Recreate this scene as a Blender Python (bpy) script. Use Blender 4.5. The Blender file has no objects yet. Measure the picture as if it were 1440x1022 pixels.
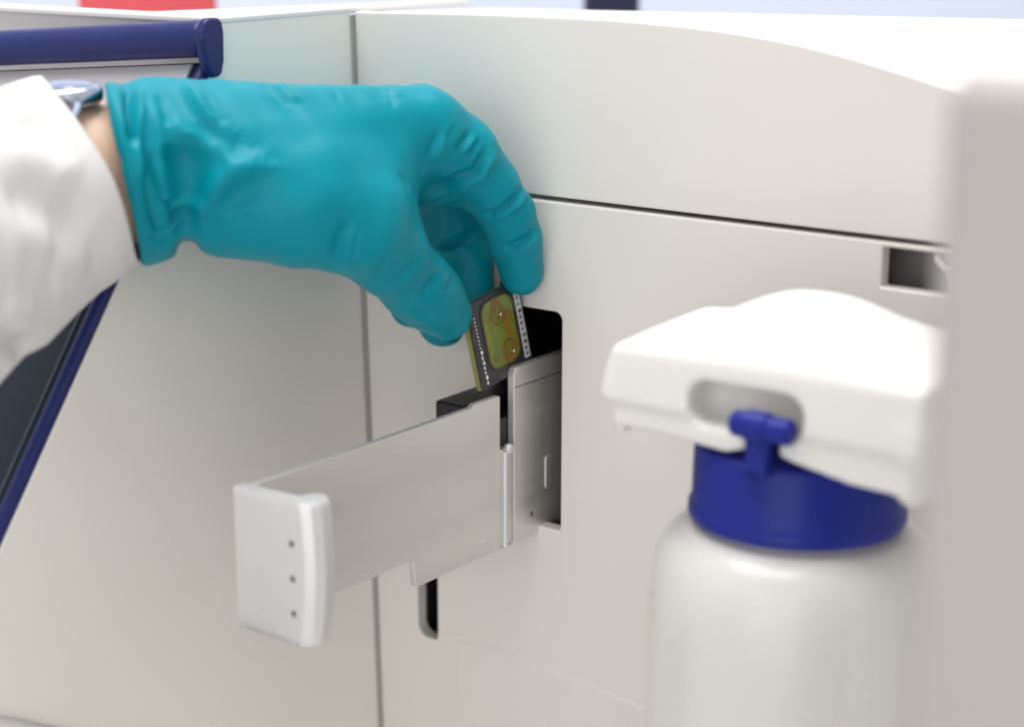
import bpy, bmesh, math, random
import numpy as np
from mathutils import Vector, Matrix
from mathutils.bvhtree import BVHTree

SC = bpy.context.scene
COL = SC.collection
random.seed(4); RNG = np.random.default_rng(4)
MM = 0.001

# ------------------------------------------------------------------ camera
# world frame (mm): x along the instrument's front panel, y into the panel, z up;
# the origin is the top right corner of the tray opening.
F_PX = 2500.0                                   # focal length in photo pixels (photo is 1440 wide)
PITCH, YAW = math.radians(14.57), math.radians(37.05)
fw = np.array([-math.sin(YAW)*math.cos(PITCH), math.cos(YAW)*math.cos(PITCH), -math.sin(PITCH)])
rt = np.array([math.cos(YAW), math.sin(YAW), 0.0])
up = np.cross(rt, fw)
def ray(px, py): return fw + rt*(px-720)/F_PX - up*(py-511)/F_PX
CAM = -ray(788, 442)*520.0
def at(px, py, d): return CAM + ray(px, py)*d
def on_plane(px, py, axis, val):
    r = ray(px, py); return CAM + r*((val-CAM[axis])/r[axis])

cd = bpy.data.cameras.new('camera'); cam = bpy.data.objects.new('camera', cd); COL.objects.link(cam)
cd.sensor_fit = 'HORIZONTAL'; cd.sensor_width = 36.0; cd.lens = F_PX/1440*36.0
cd.clip_start = 0.01; cd.clip_end = 50
M = Matrix(((rt[0], up[0], -fw[0], CAM[0]*MM), (rt[1], up[1], -fw[1], CAM[1]*MM), (rt[2], up[2], -fw[2], CAM[2]*MM), (0, 0, 0, 1)))
cam.matrix_world = M
cd.dof.use_dof = True; cd.dof.focus_distance = 0.508; cd.dof.aperture_fstop = 7.6; cd.dof.aperture_blades = 0
SC.camera = cam

# ------------------------------------------------------------------ light
W = bpy.data.worlds.new('World'); SC.world = W; W.use_nodes = True
bg = W.node_tree.nodes['Background']; bg.inputs[0].default_value = (1.0, 0.975, 0.95, 1); bg.inputs[1].default_value = 0.79
def area(name, loc, target, sx, sy, power, col):
    l = bpy.data.lights.new(name, 'AREA'); l.shape = 'RECTANGLE'; l.size = sx; l.size_y = sy; l.energy = power; l.color = col
    o = bpy.data.objects.new(name, l); COL.objects.link(o); o.location = loc
    o.rotation_euler = (Vector(target)-Vector(loc)).to_track_quat('-Z', 'Y').to_euler(); return o
area('ceiling_lamp', (-0.20, -0.12, 1.3), (-0.10, -0.10, 0), 1.3, 0.9, 25, (1.0, 0.985, 0.97))
area('front_fill', (0.75, -1.75, -0.02), (-0.03, 0.0, -0.07), 1.8, 1.4, 10.5, (1.0, 0.985, 0.975))  # unseen fill light, added to brighten the front panel and side wall
SC.view_settings.view_transform = 'Standard'; SC.view_settings.look = 'None'
SC.view_settings.exposure = 0.0; SC.view_settings.gamma = 1.0
SC.cycles.max_bounces = 10; SC.cycles.use_denoising = True; SC.cycles.filter_width = 2.0

# ------------------------------------------------------------------ materials
def srgb(r, g, b):
    f = lambda c: (c/255/12.92) if c/255 <= 0.04045 else ((c/255+0.055)/1.055)**2.4
    return (f(r), f(g), f(b))
def mat(name, col, rough=0.45, metal=0.0, bump=0.0, bscale=400.0, var=0.03, spec=0.5, coat=0.0, sss=0.0, sssr=(1, 1, 1), trans=0.0, rvar=0.08, vscale=14.0, aniso=None):
    m = bpy.data.materials.new(name); m.use_nodes = True; nt = m.node_tree; N = nt.nodes; L = nt.links
    p = N['Principled BSDF']
    tc = N.new('ShaderNodeTexCoord')
    mp = N.new('ShaderNodeMapping'); L.new(tc.outputs['Object'], mp.inputs[0])
    if aniso: mp.inputs['Scale'].default_value = aniso
    n1 = N.new('ShaderNodeTexNoise'); n1.inputs['Scale'].default_value = vscale; n1.inputs['Detail'].default_value = 5; L.new(mp.outputs[0], n1.inputs[0])
    r = N.new('ShaderNodeMapRange'); r.inputs['From Min'].default_value = 0.3; r.inputs['From Max'].default_value = 0.7
    r.inputs['To Min'].default_value = 1-var; r.inputs['To Max'].default_value = 1+var; L.new(n1.outputs[0], r.inputs[0])
    h = N.new('ShaderNodeHueSaturation'); h.inputs['Color'].default_value = (*col, 1); L.new(r.outputs[0], h.inputs['Value']); L.new(h.outputs[0], p.inputs['Base Color'])
    rr = N.new('ShaderNodeMapRange'); rr.inputs['From Min'].default_value = 0.3; rr.inputs['From Max'].default_value = 0.7
    rr.inputs['To Min'].default_value = max(0.02, rough-rvar); rr.inputs['To Max'].default_value = min(1, rough+rvar)
    n2 = N.new('ShaderNodeTexNoise'); n2.inputs['Scale'].default_value = vscale*4; n2.inputs['Detail'].default_value = 4; L.new(mp.outputs[0], n2.inputs[0])
    L.new(n2.outputs[0], rr.inputs[0]); L.new(rr.outputs[0], p.inputs['Roughness'])
    p.inputs['Metallic'].default_value = metal; p.inputs['Specular IOR Level'].default_value = spec
    p.inputs['Coat Weight'].default_value = coat; p.inputs['Coat Roughness'].default_value = 0.12
    p.inputs['Transmission Weight'].default_value = trans
    if sss:
        p.inputs['Subsurface Weight'].default_value = sss; p.inputs['Subsurface Radius'].default_value = sssr; p.inputs['Subsurface Scale'].default_value = 0.004
    if bump:
        n3 = N.new('ShaderNodeTexNoise'); n3.inputs['Scale'].default_value = bscale; n3.inputs['Detail'].default_value = 3; L.new(mp.outputs[0], n3.inputs[0])
        b = N.new('ShaderNodeBump'); b.inputs['Strength'].default_value = bump; b.inputs['Distance'].default_value = 0.0004; L.new(n3.outputs[0], b.inputs['Height']); L.new(b.outputs[0], p.inputs['Normal'])
    return m

MAT = dict(
    panel=mat('instrument_plastic', (0.715, 0.685, 0.655), 0.36, bump=0.10, bscale=900, var=0.012),
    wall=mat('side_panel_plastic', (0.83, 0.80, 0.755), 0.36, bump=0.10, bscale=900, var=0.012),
    top=mat('top_plastic', (0.76, 0.75, 0.745), 0.45, bump=0.06, bscale=700, var=0.012),
    post=mat('shaded_post_plastic', (0.42, 0.40, 0.395), 0.5, bump=0.05, bscale=500, var=0.012),  # darker grey: the shade on the post is put into its colour
    white=mat('white_moulded_plastic', (0.72, 0.71, 0.69), 0.38, bump=0.05, bscale=600, var=0.012, sss=0.15),
    blue=mat('dark_blue_plastic', srgb(30, 38, 96), 0.34, bump=0.05, bscale=800, var=0.05, spec=0.32),
    cap=mat('royal_blue_plastic', srgb(27, 38, 128), 0.36, bump=0.06, bscale=700, var=0.05, spec=0.22),
    black=mat('black_plastic', (0.012, 0.012, 0.016), 0.42, bump=0.12, bscale=900, var=0.1),
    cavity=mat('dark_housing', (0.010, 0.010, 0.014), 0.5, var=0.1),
    glass=mat('screen_glass', (0.010, 0.016, 0.030), 0.30, bump=0.2, bscale=1300, var=0.15, spec=0.25),
    bezel=mat('bezel_with_reflection', (0.44, 0.435, 0.47), 0.35, var=0.03),
    metal=mat('brushed_aluminium', (0.70, 0.685, 0.665), 0.38, metal=0.65, bump=0.14, bscale=420, var=0.06, rvar=0.10, vscale=26, aniso=(1, 0.07, 2.6)),
    metal_bright=mat('milled_aluminium', (0.66, 0.66, 0.67), 0.38, metal=0.45, bump=0.03, bscale=700, var=0.03, vscale=40),
    hole=mat('recessed_screw', (0.16, 0.155, 0.16), 0.4, metal=0.7, var=0.1),
    glove=mat('teal_nitrile', (0.0, 0.235, 0.305), 0.44, bump=0.09, bscale=420, var=0.04, spec=0.15, sss=0.08, sssr=(0.1, 0.7, 1.0), vscale=30),
    skin=mat('skin', (0.80, 0.56, 0.42), 0.5, bump=0.25, bscale=900, var=0.05, sss=0.25, sssr=(1.0, 0.4, 0.2)),
    cloth=mat('white_cotton', (0.66, 0.65, 0.65), 0.85, bump=0.35, bscale=2200, var=0.015, spec=0.2),
    steel=mat('polished_steel', (0.50, 0.55, 0.66), 0.2, metal=1.0, var=0.03),
    crystal=mat('watch_crystal', (0.16, 0.20, 0.32), 0.08, var=0.05, coat=1.0),
    bottle=mat('translucent_white_plastic', (0.63, 0.62, 0.60), 0.30, bump=0.03, bscale=250, var=0.015, sss=0.3, coat=0.15),
    wallback=mat('pale_wall', (0.60, 0.67, 0.80), 0.8, var=0.04, vscale=3),
    red=mat('red_card', srgb(226, 96, 104), 0.6, var=0.08, spec=0.2),
    navy=mat('navy_plastic', srgb(38, 40, 72), 0.5, var=0.1),
    chipdark=mat('chip_package', (0.030, 0.029, 0.038), 0.34, bump=0.1, bscale=1500, var=0.15, vscale=200),
    chipedge=mat('chip_board_edge', srgb(128, 128, 70), 0.5, var=0.12, vscale=150),
    label=mat('silver_label', (0.50, 0.51, 0.52), 0.4, var=0.25, vscale=500),
    print=mat('white_print', (0.75, 0.75, 0.74), 0.6, var=0.05),
    brown=mat('brown_ring', srgb(116, 84, 40), 0.4, var=0.2, vscale=300),
    pad=mat('pad_window', srgb(106, 118, 40), 0.24, var=0.22, vscale=90),
)

def patchy(m, c0, c1, scale):
    nt = m.node_tree; N = nt.nodes; L = nt.links
    tc = N.new('ShaderNodeTexCoord'); n = N.new('ShaderNodeTexNoise'); n.inputs['Scale'].default_value = scale; n.inputs['Detail'].default_value = 6; n.inputs['Distortion'].default_value = 1.2
    r = N.new('ShaderNodeValToRGB'); r.color_ramp.elements[0].position = 0.46; r.color_ramp.elements[1].position = 0.66
    r.color_ramp.elements[0].color = (*c0, 1); r.color_ramp.elements[1].color = (*c1, 1)
    L.new(tc.outputs['Object'], n.inputs[0]); L.new(n.outputs[0], r.inputs[0]); L.new(r.outputs[0], N['Hue/Saturation/Value'].inputs['Color'])
patchy(MAT['pad'], srgb(110, 130, 40), srgb(128, 96, 42), 210.0)

# ------------------------------------------------------------------ helpers
def link(name, me, m, parent=None, smooth=True):
    o = bpy.data.objects.new(name, me); COL.objects.link(o)
    if m: me.materials.clear(); me.materials.append(m)
    if smooth:
        me.polygons.foreach_set('use_smooth', [True]*len(me.polygons)); me.update()
        try: me.set_sharp_from_angle(angle=math.radians(38))
        except Exception: pass
    if 'flat' in me: w = o.modifiers.new('normals', 'WEIGHTED_NORMAL'); w.weight = 100; w.keep_sharp = True
    if parent: o.parent = parent
    return o
def thing(name, label, cat, loc=(0, 0, 0), group=None):
    o = bpy.data.objects.new(name, None); COL.objects.link(o); o.empty_display_size = 0.02
    o['label'] = label; o['category'] = cat
    if group: o['group'] = group
    return o
def me_from(verts, faces, name='mesh'):
    me = bpy.data.meshes.new(name); me.from_pydata([tuple(v) for v in np.asarray(verts, float)*MM], [], [tuple(int(i) for i in f) for f in faces]); me.validate(); me.update()
    bm = bmesh.new(); bm.from_mesh(me); bmesh.ops.recalc_face_normals(bm, faces=bm.faces); bm.to_mesh(me); bm.free(); return me
def frame(o, x, y, z):                     # 4x4 from origin and axes (mm)
    m = np.eye(4); m[:3, 0] = x; m[:3, 1] = y; m[:3, 2] = z; m[:3, 3] = o; return m
def unit(v): v = np.asarray(v, float); return v/np.linalg.norm(v)
def rounded(pts, rads, n=6):               # closed polygon with rounded corners
    out = []; k = len(pts)
    for i in range(k):
        p = np.array(pts[i], float); a = np.array(pts[i-1], float); b = np.array(pts[(i+1) % k], float)
        r = rads[i] if isinstance(rads, (list, tuple)) else rads
        if r <= 0: out.append(tuple(p)); continue
        u, v = unit(a-p), unit(b-p); ang = math.acos(max(-1, min(1, u@v)))
        if ang > 3.0: out.append(tuple(p)); continue
        t = r/math.tan(ang/2); t = min(t, 0.49*np.linalg.norm(a-p), 0.49*np.linalg.norm(b-p)); r2 = t*math.tan(ang/2)
        c = p+unit(u+v)*(r2/math.sin(ang/2)); s = p+u*t-c; e = p+v*t-c
        a0 = math.atan2(s[1], s[0]); a1 = math.atan2(e[1], e[0]); d = (a1-a0+math.pi) % (2*math.pi)-math.pi
        for j in range(n+1): q = a0+d*j/n; out.append((c[0]+r2*math.cos(q), c[1]+r2*math.sin(q)))
    return out
def plate(loops, thick, fr, bev=0.4, res=2):
    """flat sheet from 2D loops (outer + holes), centred on the local z axis, bevelled; fr = frame (mm)"""
    cu = bpy.data.curves.new('c', 'CURVE'); cu.dimensions = '2D'; cu.fill_mode = 'BOTH'
    cu.extrude = (thick/2-bev)*MM; cu.bevel_depth = bev*MM; cu.bevel_resolution = res; cu.offset = -bev*MM
    for lp in loops:
        sp = cu.splines.new('POLY'); sp.points.add(len(lp)-1); sp.use_cyclic_u = True
        for i, q in enumerate(lp): sp.points[i].co = (q[0]*MM, q[1]*MM, 0, 1)
    ob = bpy.data.objects.new('c', cu); COL.objects.link(ob)
    dg = bpy.context.evaluated_depsgraph_get(); dg.update()
    me = bpy.data.meshes.new_from_object(ob.evaluated_get(dg)); bpy.data.objects.remove(ob); bpy.data.curves.remove(cu)
    bm = bmesh.new(); bm.from_mesh(me); bmesh.ops.remove_doubles(bm, verts=bm.verts, dist=1e-6); bmesh.ops.recalc_face_normals(bm, faces=bm.faces); bm.to_mesh(me); bm.free()
    f = Matrix(fr.tolist()); f[0][3] *= MM; f[1][3] *= MM; f[2][3] *= MM
    me.transform(f); me['flat'] = 1
    if f.to_3x3().determinant() < 0: me.flip_normals()
    return me
def box(lo, hi, bev=0.5, seg=2, fr=None):
    bm = bmesh.new(); bmesh.ops.create_cube(bm, size=1.0)
    lo, hi = np.array(lo, float), np.array(hi, float)
    for v in bm.verts: v.co = Vector(((lo+hi)/2+np.array(v.co)*(hi-lo))*MM)
    if bev: bmesh.ops.bevel(bm, geom=list(bm.edges)+list(bm.verts), offset=bev*MM, segments=seg, profile=0.5, affect='EDGES')
    me = bpy.data.meshes.new('box'); bm.to_mesh(me); bm.free(); me['flat'] = 1
    if fr is not None:
        f = Matrix(fr.tolist()); f[0][3] *= MM; f[1][3] *= MM; f[2][3] *= MM; me.transform(f)
    return me
def lathe(prof, c, n=72, axis=None):
    V = []; Fc = []; k = len(prof)
    for i in range(n):
        a = 2*math.pi*i/n
        for r, z in prof: V.append((c[0]+r*math.cos(a), c[1]+r*math.sin(a), c[2]+z))
    for i in range(n):
        for j in range(k-1): Fc.append((i*k+j, ((i+1) % n)*k+j, ((i+1) % n)*k+j+1, i*k+j+1))
    me = me_from(V, Fc); bm = bmesh.new(); bm.from_mesh(me); bmesh.ops.remove_doubles(bm, verts=bm.verts, dist=1e-7)
    bmesh.ops.holes_fill(bm, edges=bm.edges, sides=0); bmesh.ops.recalc_face_normals(bm, faces=bm.faces); bm.to_mesh(me); bm.free(); return me
def tube(path, rad, n=14, flat=1.0):
    P = [np.array(p, float) for p in path]; R = rad if isinstance(rad, (list, tuple)) else [rad]*len(P)
    V = []; Fc = []; ref = None
    for i, p in enumerate(P):
        t = unit(P[min(i+1, len(P)-1)]-P[max(i-1, 0)])
        a = np.cross(t, [0, 0, 1]) if ref is None else ref-t*(ref@t)
        if np.linalg.norm(a) < 1e-6: a = np.cross(t, [1, 0, 0])
        a = unit(a); ref = a; b = np.cross(t, a)
        for j in range(n): q = 2*math.pi*j/n; V.append(p+R[i]*(a*math.cos(q)+b*math.sin(q)*flat))
    for i in range(len(P)-1):
        for j in range(n): Fc.append((i*n+j, i*n+(j+1) % n, (i+1)*n+(j+1) % n, (i+1)*n+j))
    Fc.append(tuple(range(n))[::-1]); Fc.append(tuple((len(P)-1)*n+j for j in range(n)))
    return me_from(V, Fc)
def disc(c, nrm, r, depth, n=18, bev=0.15):
    nrm = unit(nrm); a = unit(np.cross(nrm, [0.1, 0.3, 1])); b = np.cross(nrm, a)
    V = []; Fc = []
    for rr, z in ((r, 0), (r, depth-bev), (r-bev, depth)):
        for j in range(n): q = 2*math.pi*j/n; V.append(np.array(c)+nrm*z+rr*(a*math.cos(q)+b*math.sin(q)))
    for i in range(2):
        for j in range(n): Fc.append((i*n+j, i*n+(j+1) % n, (i+1)*n+(j+1) % n, (i+1)*n+j))
    Fc.append(tuple(2*n+j for j in range(n))); Fc.append(tuple(range(n))[::-1]); return me_from(V, Fc)

# --- distance fields, meshed with surface nets
def smin(a, b, k): 
    h = np.clip(0.5+0.5*(b-a)/k, 0, 1); return b*(1-h)+a*h-k*h*(1-h)
def smax(a, b, k): return -smin(-a, -b, k)
def capsule(P, a, b, ra, rb):
    a = np.asarray(a, float); b = np.asarray(b, float); d = b-a; t = np.clip(((P-a)@d)/(d@d), 0, 1)
    return np.linalg.norm(P-a-t[..., None]*d, axis=-1)-(ra+(rb-ra)*t)
def rbox(P, lo, hi, r):
    lo, hi = np.array(lo, float), np.array(hi, float); q = np.abs(P-(lo+hi)/2)-(hi-lo)/2+r
    return np.linalg.norm(np.maximum(q, 0), axis=-1)+np.minimum(q.max(-1), 0)-r
def nets(fn, lo, hi, h, relax=2):
    lo = np.array(lo, float); n = np.ceil((np.array(hi)-lo)/h).astype(int)+1
    g = np.stack(np.meshgrid(*[lo[i]+h*np.arange(n[i]) for i in range(3)], indexing='ij'), -1)
    f = np.empty(n)
    B = 8                                        # only blocks near the surface are sampled finely
    st = [np.arange(0, n[i], B) for i in range(3)]
    cg = np.stack(np.meshgrid(*[lo[i]+h*(st[i]+(B-1)/2) for i in range(3)], indexing='ij'), -1); fc = fn(cg)
    for ia, i in enumerate(st[0]):
        for ja, j in enumerate(st[1]):
            for ka, k in enumerate(st[2]):
                sl = (slice(i, i+B), slice(j, j+B), slice(k, k+B)); v = fc[ia, ja, ka]
                f[sl] = v if abs(v) > B*h*0.87*1.9 else fn(g[sl])
    ins = f < 0
    c = np.zeros(n-1, int)
    for dx in (0, 1):
        for dy in (0, 1):
            for dz in (0, 1): c += ins[dx:n[0]-1+dx, dy:n[1]-1+dy, dz:n[2]-1+dz]
    act = (c > 0) & (c < 8); idx = -np.ones(n-1, int); idx[act] = np.arange(act.sum()); cells = np.argwhere(act)
    acc = np.zeros((len(cells), 3)); cnt = np.zeros(len(cells))
    corners = [(x, y, z) for x in (0, 1) for y in (0, 1) for z in (0, 1)]
    for a in corners:
        for ax in range(3):
            if a[ax]: continue
            b = list(a); b[ax] = 1
            fa = f[tuple((cells+a).T)]; fb = f[tuple((cells+b).T)]; m = (fa < 0) != (fb < 0)
            t = np.where(m, fa/np.where(m, fa-fb, 1), 0); p = np.array(a, float)+np.zeros((len(cells), 3)); p[:, ax] = t
            acc[m] += p[m]; cnt[m] += 1
    V = lo+h*(cells+acc/cnt[:, None]); Q = []
    for ax in range(3):
        u, v = (ax+1) % 3, (ax+2) % 3
        s0 = [slice(None)]*3; s1 = [slice(None)]*3; s0[ax] = slice(0, n[ax]-1); s1[ax] = slice(1, n[ax])
        e = np.argwhere(ins[tuple(s0)] != ins[tuple(s1)])
        e = e[(e[:, u] > 0) & (e[:, v] > 0) & (e[:, u] < n[u]-1) & (e[:, v] < n[v]-1)]
        fl = ins[tuple(e.T)]
        def cell(du, dv): q = e.copy(); q[:, u] -= du; q[:, v] -= dv; return idx[tuple(q.T)]
        q = np.stack([cell(0, 0), cell(1, 0), cell(1, 1), cell(0, 1)], 1); q[~fl] = q[~fl][:, ::-1]; Q.append(q)
    Q = np.concatenate(Q); Q = Q[(Q >= 0).all(1)]
    for _ in range(relax): V = laplace(V, Q, 0.5)
    return V, Q
def laplace(V, Q, k):
    s = np.zeros_like(V); c = np.zeros(len(V))
    for i in range(4):
        a, b = Q[:, i], Q[:, (i+1) % 4]
        np.add.at(s, a, V[b]); np.add.at(s, b, V[a]); np.add.at(c, a, 1); np.add.at(c, b, 1)
    return V+(s/np.maximum(c, 1)[:, None]-V)*k
def normals(V, Q):
    n = np.cross(V[Q[:, 2]]-V[Q[:, 0]], V[Q[:, 3]]-V[Q[:, 1]]); N = np.zeros_like(V)
    for i in range(4): np.add.at(N, Q[:, i], n)
    return N/np.maximum(np.linalg.norm(N, axis=1), 1e-9)[:, None]
def quad_mesh(V, Q):
    me = bpy.data.meshes.new('m'); me.vertices.add(len(V)); me.vertices.foreach_set('co', (V*MM).astype(np.float32).ravel())
    me.loops.add(Q.size); me.loops.foreach_set('vertex_index', Q.astype(np.int32).ravel())
    me.polygons.add(len(Q)); me.polygons.foreach_set('loop_start', np.arange(0, Q.size, 4, dtype=np.int32)); me.update(calc_edges=True); me.validate(); return me
def folds(V, Q, specs, relax=1):
    """creases and ridges pressed into a skin along lines that run over it; each line is found where it lies on the surface"""
    N = normals(V, Q); cc = V.mean(0)
    bvh = BVHTree.FromPolygons([tuple(v) for v in V], [tuple(int(i) for i in q) for q in Q])
    D = np.zeros(len(V))
    for pts, amp, wid, kind in specs:
        P3 = []
        for (x0, y0), (x1, y1) in zip(pts[:-1], pts[1:]):
            for t in np.linspace(0, 1, 9):
                r = unit(ray(x0+(x1-x0)*t, y0+(y1-y0)*t)); hit = bvh.ray_cast(Vector(CAM), Vector(r))
                if hit[0] is not None: P3.append(np.array(hit[0]))
        if len(P3) < 3: continue
        P3 = np.array(P3); near = np.where((V > P3.min(0)-4*wid).all(1) & (V < P3.max(0)+4*wid).all(1))[0]
        best = np.full(len(near), 1e9); par = np.zeros(len(near)); sgn = np.zeros(len(near)); nn = len(P3)-1
        for i in range(nn):
            a, b = P3[i], P3[i+1]; d = b-a; L = d@d
            if L < 1e-6 or L > 400: continue
            t = np.clip(((V[near]-a)@d)/L, 0, 1); w = V[near]-a-t[:, None]*d; q = np.linalg.norm(w, axis=1); m = q < best
            best[m] = q[m]; par[m] = (i+t[m])/nn; sgn[m] = np.sign(np.einsum('ij,ij->i', np.cross(d, w)[m], N[near][m]))
        env = np.clip(np.sin(np.pi*np.clip(par, 0.0, 1.0))*1.6, 0.15, 1); s = best/wid
        D[near] += amp*env*(np.exp(-s*s) if kind == 'r' else sgn*s*1.8*np.exp(-s*s))
    V = V+N*D[:, None]
    for _ in range(relax): V = laplace(V, Q, 0.3)
    return V

X, Y, Z = np.eye(3)
PANEL = lambda y: frame((0, y, 0), X, Z, -Y)           # 2D (x,z) sheet facing out (-y)

# ================================================================== the instrument
inst = thing('laboratory_instrument', 'large off-white bench-top laboratory instrument with recessed front panel and slanted touchscreen', 'instrument')
# --- lower front panel with the tray opening, the lever slot and the latch recess
PL, PR, ZB, ZS = -75.0, 250.0, -230.0, 33.0
outer = rounded([(-76.9, ZS), (-70.7, ZB), (PR, ZB), (PR, ZS)], [1.5, 0, 0, 0])
opening = rounded([(-26, 0.4), (0.4, 0.4), (0.4, -67), (-26, -67)], [2.5, 2.6, 1.2, 1.2])
lever = rounded([(-56.4, -72), (-48, -72), (-48, -115), (-56.4, -115)], [2, 2, 1.6, 7.0], 8)
latch = rounded([(100.6, 31.6), (132, 31.6), (132, 21.2), (100.6, 21.2)], [0.5]*4)
link('front_panel', plate([outer, opening, lever, latch], 5.0, PANEL(2.5), 0.7, 3), MAT['panel'], inst)
# --- upper front panel: flat front, crown dropping to the right
crown = [(-79.4, 84.0), (-60, 84.6), (-30, 85.2), (0, 85.5), (20, 85.3), (40, 84.6), (60, 83.2), (80, 80.6), (100, 76.6), (117, 72.4), (135, 67.5), (160, 60), (190, 52)]
cx = np.array([c[0] for c in crown]); cz = np.array([c[1] for c in crown])
def crown_z(x): 
    return float(np.interp(x, cx, cz))
xs = np.linspace(-78.2, 190, 90); zs = np.array([crown_z(x) for x in xs]); zs = np.convolve(np.pad(zs, 4, mode='edge'), np.ones(9)/9, 'valid')
upper = [(190, 34.3), (-77.0, 34.3)]+list(zip(xs, zs))
link('upper_panel', plate([upper], 5.0, PANEL(2.5), 0.6, 3), MAT['panel'], inst)
# --- moulded top: from the crown back to a nearly level rear edge
V = []; Fc = []; prof = np.linspace(0, 1, 12)
xt = np.linspace(-79.4, 260, 80)
for x in xt:
    zf = float(np.interp(x, xs, zs)) if x < 190 else float(zs[-1])
    zb = 83.5+0.018*(x+80)
    for t in prof:
        V.append((x+0*t, 2.6+66*t, zf-0.25+(zb-zf)*(3*t*t-2*t**3)**0.8-1.2*t))
k = len(prof)
for i in range(len(xt)-1):
    for j in range(k-1): Fc.append((i*k+j, (i+1)*k+j, (i+1)*k+j+1, i*k+j+1))
me = me_from(V, Fc)
o = link('top_cover', me, MAT['top'], inst); md = o.modifiers.new('s', 'SOLIDIFY'); md.thickness = 0.003; md.offset = -1 if me.polygons[0].normal.z > 0 else 1
# --- dark housing behind the panels, so the openings look into a real cavity
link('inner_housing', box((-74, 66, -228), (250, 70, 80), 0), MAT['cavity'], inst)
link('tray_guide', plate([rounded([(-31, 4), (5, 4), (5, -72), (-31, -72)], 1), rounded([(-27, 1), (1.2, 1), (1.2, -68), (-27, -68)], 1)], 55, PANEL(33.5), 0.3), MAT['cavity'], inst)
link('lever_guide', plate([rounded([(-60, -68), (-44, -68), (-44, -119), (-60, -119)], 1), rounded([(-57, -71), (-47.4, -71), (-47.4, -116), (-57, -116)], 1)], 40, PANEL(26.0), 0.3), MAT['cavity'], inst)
# --- latch recess at the right: back plate and a moulded hook
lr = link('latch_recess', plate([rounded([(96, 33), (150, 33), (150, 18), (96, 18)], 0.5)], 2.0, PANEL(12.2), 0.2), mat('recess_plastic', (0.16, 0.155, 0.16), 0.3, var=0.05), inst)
hk = [(112.8, 31.4), (113.2, 28.4), (116.2, 26.0), (117.4, 21.4), (131, 21.4), (131, 31.4)]
link('latch_hook', plate([rounded(hk, [0.3, 1.2, 1.5, 0.4, 0.3, 0.3])], 6.0, PANEL(6.0), 0.8, 3), MAT['panel'], lr)
link('hook_lever', tube([(114.6, 1.6, 30.6), (116.6, 1.0, 28.2), (118.2, 0.8, 27.6), (120.4, 0.9, 29.6), (122.6, 1.6, 30.6)], 0.85, 10), MAT['white'], lr)
# --- shallow raised pad low on the panel
pad = rounded([(-40, -112.5), (-24, -111.4), (40, -116.4), (120, -122), (120, -226), (-40, -226)], [2, 30, 20, 3, 3, 3])
link('raised_pad', plate([pad], 1.2, PANEL(0.42), 0.5, 5), MAT['panel'], inst)

# --- side panel of the screen console (nearly square to the front panel)
WA = math.radians(4.45)
wo = np.array([math.sin(WA), -math.cos(WA), 0.0])       # outward along the side panel
wn = np.array([math.cos(WA), math.sin(WA), 0.0])        # its face normal
lean = unit(np.array([-0.0244, 0, 1.0])); wn2 = unit(np.cross(lean, wo)); wn2 = wn2 if wn2@wn > 0 else -wn2
WF = frame(np.array([-77.0, 0, 0])-wn2*2.0, wo, lean, wn2)
side = [(1.2, 83.6), (60, 83.2), (64, 74), (155, -41), (215, -116), (200, -76), (176, -77), (157.5, -85.5), (137, -97.5), (112, -111), (80, -124), (40, -134), (1.2, -138)]
side = [(1.2, 84.0), (61.5, 83.9), (63.2, 72.5), (153.5, -41.5), (182, -77.5), (170, -79.5), (157.5, -86), (137, -98), (112, -111), (80, -128), (50, -160), (40, -228), (1.2, -228)]
rad = [0.4, 0.6, 3, 0, 3, 6, 20, 30, 40, 30, 20, 0, 0]
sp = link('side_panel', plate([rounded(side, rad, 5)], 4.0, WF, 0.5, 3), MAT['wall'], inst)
def onw(s, z, n=0.0): return (WF @ np.array([s, z, 2.0+n, 1]))[:3]
lip = [onw(s, z, 0.0) for s, z in ((190, -80), (176, -81.6), (165, -84.6), (157, -88.4), (147, -94.5), (137, -100.4), (124, -107.5), (112, -113.6), (98, -121), (84, -129))]
link('lower_lip', tube(lip, 2.3, 16), MAT['white'], sp)
dark = [(195, -86), (170, -89), (157, -93.5), (137, -105), (112, -118), (90, -130), (90, -228), (195, -228)]
link('shadow_gap', plate([rounded(dark, [0, 5, 10, 20, 20, 5, 0, 0])], 3.0, frame(WF[:3, 3]-wn2*1.5, wo, lean, wn2), 0.3), MAT['black'], inst)  # black sheet standing in for the shade in the gap below the lip

link('corner_filler', plate([[(-8, 83), (1.0, 83), (1.0, -226), (-8, -226)]], 1.4, frame(WF[:3, 3]+wn2*0.2, wo, lean, wn2), 0.1), MAT['wall'], inst)

# --- slanted touchscreen on the console
e = unit(onw(153.5, -41.5)-onw(63.2, 72.5))             # down the slanted edge
sx = -wn2
nrm = unit(np.cross(e, sx)); nrm = nrm if nrm[2] > 0 else -nrm
TH = math.radians(3.6); sx2 = unit(sx*math.cos(TH)+e*math.sin(TH))
e2 = unit(e)
S0 = onw(63.2, 72.5, -4.0)
scr = link('touchscreen', plate([[(0, 0), (230, 0), (230, 185), (0, 185)]], 6.0, frame(S0+nrm*(-1.5), sx2, e2, np.cross(sx2, e2)), 0.4), MAT['glass'], inst)
# rim: rolled blue lip over the top, thin blue edge down the side
def on_s(a, b, n): return S0+sx2*a+e2*b+nrm*n
ee = unit(e2-0*sx2)
path = []
link('rim_edge', tube([on_s(-1.4, b, 0.9) for b in np.linspace(2, 186, 24)], 2.1, 16), MAT['blue'], scr)
sec = []
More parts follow.
